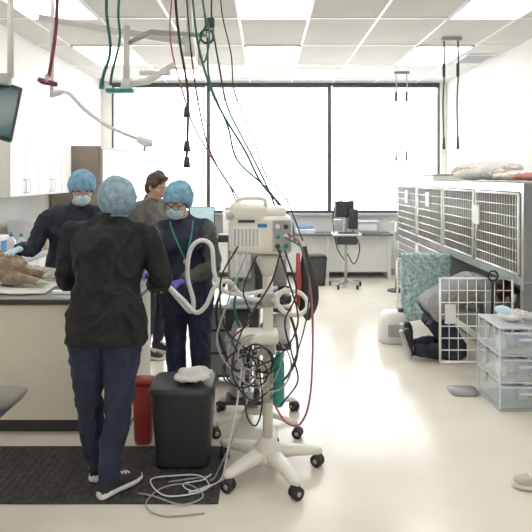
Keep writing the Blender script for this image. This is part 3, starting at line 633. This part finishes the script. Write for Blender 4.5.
# ------------------------------------------------------------------ anaesthesia machine
mb=MB(); A=V((-0.06,3.55,0)) 
for sx in (-1,1):
    mb.tube([A+V((sx*0.04,0.12,0.10)),A+V((sx*0.25,0.20,0.085))],[(0.03,0.02),(0.022,0.016)],'cream_plastic',10); mb.tube([A+V((sx*0.04,-0.02,0.10)),A+V((sx*0.25,-0.17,0.085))],[(0.03,0.02),(0.022,0.016)],'cream_plastic',10)
    caster2(mb,A+V((sx*0.26,0.21,0)),0.5); caster2(mb,A+V((sx*0.26,-0.18,0)),1.2*sx)
mb.box(A+V((0,0.04,0.11)),(0.16,0.22,0.05),'cream_plastic',0.015)
mb.cyl(A+V((0,0.05,0.1)),A+V((0,0.05,0.85)),0.024,'steel'); mb.box(A+V((0,0.02,0.82)),(0.46,0.34,0.025),'steel',0.008)
mb.box(A+V((0,0.10,1.03)),(0.40,0.10,0.36),'grey_plastic',0.015); mb.box(A+V((-0.11,0.035,1.08)),(0.14,0.03,0.22),'white_plastic',0.006)
for i in range(3): mb.cyl(A+V((-0.155+i*0.045,0.012,1.0)),A+V((-0.155+i*0.045,0.012,1.18)),0.009,'clear_plastic',10); mb.cyl(A+V((-0.155+i*0.045,0.02,0.965)),A+V((-0.155+i*0.045,-0.01,0.965)),0.013,['teal','dark_plastic','blue_label'][i],12)
mb.tube([A+V((0.04,0.0,z)) for z in (0.84,0.86,1.0,1.02,1.08,1.10)],[0.05,0.055,0.055,0.062,0.062,0.05],'dark_plastic',20); mb.cyl(A+V((0.04,0.0,1.10)),A+V((0.04,0.0,1.13)),0.045,'glove',20)
mb.cyl(A+V((0.16,-0.03,0.55)),A+V((0.16,-0.03,0.78)),0.065,'clear_plastic',24); mb.cyl(A+V((0.16,-0.03,0.77)),A+V((0.16,-0.03,0.87)),0.07,'dark_plastic',24); mb.cyl(A+V((0.16,-0.03,0.52)),A+V((0.16,-0.03,0.56)),0.07,'dark_plastic',24); mb.cyl(A+V((0.16,-0.03,0.56)),A+V((0.16,-0.03,0.74)),0.055,'paper',20)
for x in (0.13,0.19): mb.cyl(A+V((x,-0.03,0.87)),A+V((x,-0.03,0.91)),0.028,'clear_plastic',16); mb.cyl(A+V((x,-0.03,0.905)),A+V((x,-0.03,0.93)),0.03,'dark_plastic',16)
mb.cyl(A+V((0.16,0.03,1.14)),A+V((0.16,0.0,1.14)),0.04,'white_plastic',24); mb.ring(A+V((0.16,0.0,1.14)),0.04,0.005,'steel',(0,1,0))
mb.tube([A+V((-0.13,-0.02,z)) for z in (0.20,0.22,0.62,0.68,0.72)],[0.045,0.05,0.05,0.035,0.018],'grey_plastic',20)
mb.box(A+V((-0.09,-0.02,0.18)),(0.24,0.16,0.03),'dark_plastic',0.01)
mb.box(A+V((-0.12,0.05,0.50)),(0.14,0.2,0.05),'grey_plastic',0.01); mb.box(A+V((-0.10,0.06,0.70)),(0.22,0.2,0.14),'dark_plastic',0.015)
mb.box(A+V((-0.18,0.05,1.24)),(0.16,0.14,0.05),'dark_plastic',0.01); mb.box(A+V((0.05,0.08,1.235)),(0.2,0.18,0.05),'white_plastic',0.012)
for pts,k in (([(-0.2,-0.06,0.98),(-0.26,-0.12,0.8),(-0.22,-0.12,0.55),(-0.12,-0.12,0.4),(-0.02,-0.08,0.5)],'black_rubber'),([(-0.12,-0.06,0.96),(-0.14,-0.16,0.8),(-0.05,-0.16,0.6),(0.05,-0.12,0.72)],'green_hose'),([(0.1,-0.1,0.9),(0.22,-0.15,0.75),(0.26,-0.12,0.5),(0.15,-0.1,0.32),(0.0,-0.06,0.4)],'black_rubber'),([(0.0,-0.08,0.9),(-0.06,-0.16,0.7),(-0.16,-0.14,0.45),(-0.2,-0.1,0.62)],'cable_grey')):
    mb.cable([A+V(p) for p in pts],0.009,k,8,8)
fin(mb,'anesthesia_machine')
mb=MB(); mb.tube(spline([(0.25,3.46,1.20),(0.26,3.46,1.08),(0.27,3.46,0.94),(0.27,3.46,0.80),(0.27,3.46,0.72)],4),[0.016,0.018,0.022,0.03,0.04,0.05,0.058,0.064,0.070,0.073,0.074,0.070,0.062,0.052,0.04,0.026,0.012],'black_rubber',16); mb.tube([(0.205,3.42,1.16),(0.21,3.40,0.98),(0.205,3.41,0.82)],[0.012,0.02,0.012],'red',8); fin(mb,'rebreathing_bag')
def corr(mb,pts,r,k):
    p=spline(pts,16)
    out=[p[0]]; acc=0; st=0.006
    for a,b in zip(p[:-1],p[1:]):
        d=(b-a).length
        while acc+d>=st:
            t=(st-acc)/d; a=a.lerp(b,t); out.append(a.copy()); d=(b-a).length; acc=0
        acc+=d
    mb.tube(out,[r*(1.12 if i%3==0 else 0.92) for i in range(len(out))],k,12)
mb=MB()
corr(mb,[(-0.64,3.38,0.98),(-0.55,3.30,0.90),(-0.46,3.24,0.83),(-0.44,3.22,0.90),(-0.475,3.22,1.05),(-0.46,3.22,1.20),(-0.40,3.22,1.265),(-0.33,3.22,1.23),(-0.31,3.22,1.06),(-0.25,3.25,0.95),(-0.12,3.32,0.92),(0.07,3.46,0.93)],0.0135,'hose_white')
corr(mb,[(-0.65,3.38,0.99),(-0.57,3.30,0.94),(-0.50,3.23,0.90),(-0.42,3.18,0.84),(-0.36,3.18,0.88),(-0.30,3.18,1.00),(-0.22,3.2,1.02),(-0.15,3.25,0.93),(-0.02,3.34,0.88),(0.13,3.46,0.92)],0.0135,'hose_white')
mb.tube([(-0.68,3.40,1.0),(-0.64,3.37,0.985),(-0.61,3.34,0.965)],[0.011,0.018,0.02],'white_plastic',12)
fin(mb,'breathing_circuit_hose')

# ------------------------------------------------------------------ trash can, sharps
mb=MB(); x,y,z0=-0.475,3.10,0.013
mb.tube([(x,y,z0),(x,y,z0+0.02),(x,y,0.43),(x,y,0.44),(x,y,0.455)],[(0.145,0.115),(0.15,0.12),(0.18,0.145),(0.19,0.155),(0.19,0.155)],'dark_plastic',40,side=(1,0,0),pw=6)
mb.tube([(x,y,0.44),(x,y,0.462),(x,y,0.466)],[(0.182,0.148),(0.186,0.15),(0.17,0.135)],'dark_plastic',40,side=(1,0,0),pw=6)
fin(mb,'trash_can')
heap('crumpled_liner',(-0.42,3.10,0.478),(0.13,0.11,0.035),['towel','paper'],8,21,0.007,0.010)
mb=MB(); mb.tube([(-0.76,3.31,0.0),(-0.76,3.31,0.02),(-0.76,3.31,0.34),(-0.76,3.31,0.36)],[(0.05,0.045),(0.055,0.048),(0.065,0.05),(0.055,0.045)],'red',24,side=(1,0,0),pw=4)
mb.tube([(-0.76,3.31,0.36),(-0.76,3.31,0.39)],[(0.068,0.052),(0.06,0.05)],'red',24,side=(1,0,0),pw=4); fin(mb,'sharps_container').location.z=0.009
mb=MB(); zb=0.013
mb.tube([(-1.50,2.55,0.535),(-1.50,2.55,0.55),(-1.50,2.55,0.57)],[(0.27,0.17),(0.29,0.19),(0.30,0.20)],'steel',40,side=(1,0,0),pw=6)
mb.cyl((-1.64,2.55,0.05),(-1.64,2.55,0.54),0.016,'steel'); mb.box((-1.64,2.55,0.055),(0.05,0.30,0.03),'steel',0.008); mb.box((-1.52,2.41,0.055),(0.28,0.04,0.03),'steel',0.008); mb.box((-1.52,2.69,0.055),(0.28,0.04,0.03),'steel',0.008)
for xx,yy in ((-1.64,2.41),(-1.64,2.69),(-1.42,2.41),(-1.42,2.69)): mb.cyl((xx,yy,0.0 if yy<2.6 else zb),(xx,yy,0.045),0.02,'black_rubber',12)
fin(mb,'mayo_stand')

# ------------------------------------------------------------------ ceiling mounted equipment
mb=MB(); wp='white_plastic'
mb.cyl((-0.62,4.3,2.72),(-0.62,4.3,ZC),0.03,wp); mb.tube([(-0.62,4.3,ZC-0.08),(-0.62,4.3,ZC)],[0.05,0.11],wp,24)
mb.tube([(-0.62,4.3,2.74),(-1.2,4.2,2.80),(-1.75,4.1,2.88)],[0.032,0.028,0.026],wp,14); mb.cyl((-0.62,4.3,2.62),(-0.62,4.3,2.80),0.05,wp)
mb.cyl((-1.10,4.2,2.40),(-1.10,4.2,2.84),0.028,wp); mb.cyl((-1.10,4.2,2.34),(-1.10,4.2,2.42),0.045,wp)
mb.tube([(-1.10,4.2,2.38),(-0.92,4.15,2.40),(-0.70,4.1,2.52)],[0.022,0.03,0.022],wp,12)
mb.box((-1.15,4.2,2.33),(0.22,0.08,0.035),'teal',0.012); mb.tube([(-0.98,4.15,2.46),(-0.74,4.1,2.45)],0.02,wp,10)
mb.tube([(-1.10,4.2,2.70),(-0.90,4.15,2.78),(-0.45,4.1,2.74)],[0.018,0.022,0.016],'grey_plastic',12)
fin(mb,'surgical_boom_arm')
mb=MB(); mb.tube(spline([(-1.75,4.35,2.33),(-1.62,4.35,2.34),(-1.48,4.35,2.20),(-1.28,4.35,2.06),(-1.02,4.35,1.95)],4),[0.028]*3+[0.016]*14,wp,10); mb.cyl((-1.75,4.35,2.30),(-1.75,4.35,ZC),0.018,wp); mb.tube([(-1.05,4.35,1.965),(-0.98,4.35,1.93),(-0.93,4.35,1.925)],[0.03,0.038,0.03],wp,14); mb.cyl((-0.99,4.35,1.93),(-0.99,4.33,1.86),0.012,'grey_plastic')
fin(mb,'exam_light_arm')
mb=MB()
mb.cable([(-1.55,4.0,ZC),(-1.57,4.0,2.95),(-1.58,4.0,2.76),(-1.61,4.0,2.53),(-1.64,4.0,2.37)],0.014,'maroon'); mb.tube([(-1.64,4.0,2.42),(-1.645,4.0,2.36)],[0.018,0.024],'steel',12)
mb.tube([(-1.71,4.0,2.385),(-1.68,4.0,2.37),(-1.57,4.0,2.345)],[0.018,0.024,0.018],'maroon',12); fin(mb,'vacuum_hose')
mb=MB()
mb.cable([(-1.18,4.0,ZC),(-1.2,4.0,2.91),(-1.17,4.0,2.61),(-1.22,4.0,2.42),(-1.25,4.05,2.33)],0.012,'green_hose'); mb.cable([(-1.08,4.0,ZC),(-1.11,4.0,2.9),(-1.10,4.0,2.68),(-1.16,4.02,2.45),(-1.2,4.1,2.36)],0.010,'green_hose')
mb.tube([(-1.25,4.05,2.40),(-1.25,4.05,2.32)],[0.018,0.022],'teal',12); fin(mb,'oxygen_hose')
mb=MB()
runs=[([(-0.68,4.0,ZC),(-0.68,4.0,2.98),(-0.65,4.0,2.68),(-0.59,4.0,2.30),(-0.59,4.0,1.95),(-0.60,4.0,1.75)],0.010,'black_rubber'),
([(-0.62,4.05,ZC),(-0.60,4.05,2.95),(-0.57,4.05,2.6),(-0.53,4.05,2.3),(-0.46,4.05,1.95),(-0.36,4.0,1.72),(-0.2,3.8,1.5),(-0.06,3.6,1.25)],0.006,'black_rubber'),
([(-0.55,4.0,ZC),(-0.55,4.0,2.98),(-0.50,4.0,2.6),(-0.38,4.0,2.23),(-0.16,4.0,1.85),(-0.03,3.9,1.6),(0.16,3.8,1.38),(0.2,3.7,1.2)],0.009,'green_hose'),
([(-0.40,4.1,ZC),(-0.42,4.1,2.9),(-0.36,4.1,2.5),(-0.30,4.1,2.2),(-0.18,4.1,1.95),(-0.06,4.0,1.72),(0.06,3.8,1.45),(0.1,3.65,1.2)],0.007,'black_rubber'),
([(-0.36,4.1,ZC),(-0.34,4.1,2.92),(-0.27,4.1,2.6),(-0.24,4.1,2.3),(-0.1,4.1,1.95),(0.0,4.0,1.66),(0.14,3.8,1.5),(0.26,3.75,1.2)],0.005,'black_rubber'),
([(-0.52,4.15,ZC),(-0.46,4.15,2.75),(-0.44,4.15,2.4),(-0.30,4.15,2.05),(-0.22,4.1,1.78),(0.02,3.9,1.55),(0.18,3.7,1.3)],0.008,'green_hose'),
([(-0.70,4.1,ZC),(-0.74,4.1,2.85),(-0.72,4.1,2.6),(-0.64,4.1,2.3),(-0.56,4.1,2.05),(-0.42,4.1,1.80),(-0.25,3.9,1.55),(-0.15,3.65,1.25)],0.006,'pink_hose'),
([(-0.48,3.95,ZC),(-0.47,3.95,2.95),(-0.42,3.95,2.7),(-0.46,3.95,2.5),(-0.5,3.95,2.62),(-0.44,3.95,2.8)],0.007,'green_hose')]
for p,r,k in runs: mb.cable(p,r,k,8,8)
for z in (1.72,1.84,2.1): mb.tube([(-0.595,4.0,z),(-0.595,4.0,z+0.08)],[0.028,0.020],'dark_plastic',12)
mb.ring((-0.45,4.05,2.72),0.05,0.010,'dark_plastic',(0,1,0.2)); mb.box((-0.42,4.05,2.82),(0.06,0.05,0.08),'dark_plastic',0.012); mb.box((-0.50,4.1,2.55),(0.05,0.05,0.09),wp,0.012)
mb.b2((-0.76,3.92,ZC-0.05),(-0.30,4.2,ZC),wp,0.01)
fin(mb,'ceiling_gas_hose_bundle')
for (x,y,zb) in ((2.04,6.1,1.97),(1.98,8.1,1.90)):
    mb=MB(); mb.b2((x-0.03,y-0.03,ZC-0.04),(x+0.20,y+0.03,ZC),'grey_plastic',0.006)
    for q in (0,0.16):
        mb.cable([(x+q,y,ZC-0.03),(x+q+0.008,y,2.9),(x+q-0.01,y,2.5),(x+q,y,zb+0.1)],0.010,'green_hose' if y<7 else 'cable_grey',8,8)
        mb.tube([(x+q,y,zb+0.14),(x+q,y,zb)],[0.012,0.018],'dark_plastic',10); mb.tube([(x+q,y,2.95),(x+q,y,2.80)],[0.018,0.018],'dark_plastic',10); mb.ring((x+q,y,zb-0.025),0.024,0.005,'steel',(0,1,0))
    fin(mb,'hanging_iv_hook')
mb=MB(); mb.cyl((-1.80,3.75,2.35),(-1.80,3.75,ZC),0.022,'cream_plastic'); mb.tube([(-1.80,3.75,ZC-0.03),(-1.80,3.75,ZC)],[0.04,0.08],'cream_plastic',18)
mb.box((-1.95,3.62,2.15),(0.50,0.045,0.42),'dark_plastic',0.012,(-12,14,42)); mb.box((-1.936,3.602,2.146),(0.45,0.02,0.37),'screen',0.002,(-12,14,42)); mb.box((-1.87,3.71,2.33),(0.16,0.08,0.08),'grey_plastic',0.01)
fin(mb,'ceiling_mounted_display')

# ------------------------------------------------------------------ window-side furniture
mb=MB(); mb.b2((-1.9,8.55,0.70),(2.05,8.97,0.73),'desk_top',0.004)
for x in (-1.85,-0.9,0.05,1.0,2.0): mb.b2((x-0.02,8.6,0),(x+0.02,8.95,0.70),'white_lam')
mb.b2((-1.85,8.68,0.1),(2.0,8.70,0.70),'white_lam')
fin(mb,'window_desk')
def desk_monitor(x,y,z,w=0.5):
    mb=MB(); mb.box((x,y,z+0.28),(w,0.035,0.32),'dark_plastic',0.008); mb.b2((x-w/2+0.015,y-0.02,z+0.135),(x+w/2-0.015,y-0.017,z+0.425),'mask_blue'); mb.cyl((x,y+0.02,z+0.01),(x,y+0.02,z+0.2),0.018,'dark_plastic'); mb.tube([(x,y,z),(x,y,z+0.012)],[(0.12,0.08),(0.11,0.07)],'dark_plastic',20,side=(1,0,0)); fin(mb,'computer_monitor')
desk_monitor(-1.05,8.75,0.73,0.42)
mb=MB(); mb.b2((-0.70,8.6,0.73),(-0.25,8.92,1.12),'white_plastic',0.02); mb.b2((-0.65,8.595,0.95),(-0.45,8.6,1.08),'grey_plastic'); mb.b2((-0.67,8.6,1.12),(-0.28,8.9,1.16),'grey_plastic',0.01); fin(mb,'laser_printer')
mb=MB(); mb.b2((0.5,8.65,0.73),(0.8,8.9,0.80),'paper',0.004); mb.box((0.65,8.78,0.815),(0.25,0.18,0.03),'blue_label',0.004,(0,0,10)); fin(mb,'paper_stack')
mb=MB(); mb.b2((1.45,8.65,0.73),(1.85,8.9,0.93),'grey_plastic',0.01); mb.b2((1.50,8.645,0.78),(1.80,8.65,0.88),'white_plastic'); fin(mb,'storage_box')
mb=MB(); C=V((1.20,8.0,0))
for a in (18,90,162,234,306):
    d=V((math.cos(math.radians(a)),math.sin(math.radians(a)),0)); e=C+d*0.24; mb.tube([C+V((0,0,0.10)),e+V((0,0,0.075))],[0.028,0.018],'grey_plastic',10); caster(mb,e,0.03)
mb.cyl(C+V((0,0,0.08)),C+V((0,0,1.26)),0.022,'grey_plastic'); mb.box(C+V((0,-0.03,0.80)),(0.42,0.30,0.03),'white_plastic',0.01); mb.box(C+V((0,-0.05,0.70)),(0.30,0.22,0.10),'dark_plastic',0.01)
mb.box(C+V((-0.03,-0.05,1.17)),(0.30,0.06,0.24),'dark_plastic',0.01,(0,0,18)); mb.box(C+V((0.10,-0.02,1.02)),(0.14,0.14,0.30),'dark_plastic',0.015); mb.box(C+V((0.02,-0.12,0.825)),(0.3,0.12,0.015),'dark_plastic',0.004)
mb.box(C+V((-0.12,0.0,0.93)),(0.12,0.12,0.16),'grey_plastic',0.01); mb.cable([C+V((0.1,0,0.85)),C+V((0.2,-0.05,0.6)),C+V((0.12,-0.05,0.35)),C+V((0.02,0,0.5))],0.009,'black_rubber'); mb.cable([C+V((-0.15,0,1.3)),C+V((-0.2,-0.05,1.0)),C+V((-0.14,-0.05,0.6)),C+V((-0.02,0,0.4))],0.009,'black_rubber')
mb.cable([C+V((-0.12,0,1.24)),C+V((-0.10,0,1.30)),C+V((0,0,1.26)),C+V((0.10,0,1.30)),C+V((0.12,0,1.24))],0.009,'grey_plastic',4,6)
fin(mb,'infusion_pump_stand')
mb=MB(); x,y=0.78,8.15
mb.tube([(x,y,0),(x,y,0.02),(x,y,0.40),(x,y,0.42)],[(0.11,0.10),(0.12,0.11),(0.15,0.13),(0.155,0.135)],'dark_plastic',28,side=(1,0,0),pw=5); mb.tube([(x,y,0.42),(x,y,0.45),(x,y,0.47)],[(0.15,0.13),(0.14,0.12),(0.08,0.07)],'black_rubber',24,side=(1,0,0),pw=4); fin(mb,'trash_can')
mb=MB(); x,y=1.88,7.7
mb.cyl((x,y,0.03),(x,y,1.0),0.011,'steel',10); mb.tube([(x,y,0.0),(x,y,0.02),(x,y,0.04)],[0.13,0.12,0.03],'dark_plastic',20); mb.box((x,y-0.03,0.80),(0.07,0.05,0.12),'grey_plastic',0.01)
mb.cable([(x-0.07,y,0.96),(x-0.06,y,1.0),(x,y,1.01),(x+0.06,y,1.0),(x+0.07,y,0.96)],0.006,'steel',4,6); fin(mb,'iv_pole')
mb=MB(); x,y=-0.28,4.35
mb.b2((x-0.17,y-0.15,0.06),(x+0.17,y+0.15,0.62),'dark_plastic',0.02)
for i in range(3): mb.b2((x-0.155,y-0.162,0.09+i*0.18),(x+0.155,y-0.15,0.25+i*0.18),'end_panel',0.006); mb.b2((x-0.05,y-0.172,0.18+i*0.18),(x+0.05,y-0.160,0.195+i*0.18),'steel',0.003)
mb.b2((x-0.19,y-0.17,0.62),(x+0.19,y+0.17,0.65),'white_plastic',0.01)
for sx in (-0.13,0.13):
    for sy in (-0.11,0.11): caster(mb,(x+sx,y+sy,0),0.022)
fin(mb,'supply_cart')

# ------------------------------------------------------------------ world + camera
w=bpy.data.worlds.new('World'); sc.world=w; w.use_nodes=True
bg=w.node_tree.nodes['Background']; bg.inputs['Color'].default_value=(0.93,0.97,1.0,1); bg.inputs['Strength'].default_value=6.0
cam=bpy.data.cameras.new('Camera'); co=bpy.data.objects.new('Camera',cam); sc.collection.objects.link(co)
co.location=(0,0,1.65); co.rotation_euler=(math.radians(90),0,0); cam.sensor_width=36; cam.lens=36; cam.shift_y=-89/532; cam.clip_start=0.05
sc.camera=co
sc.view_settings.view_transform='Standard'
sc.view_settings.exposure=0.0
sc.view_settings.gamma=1.06
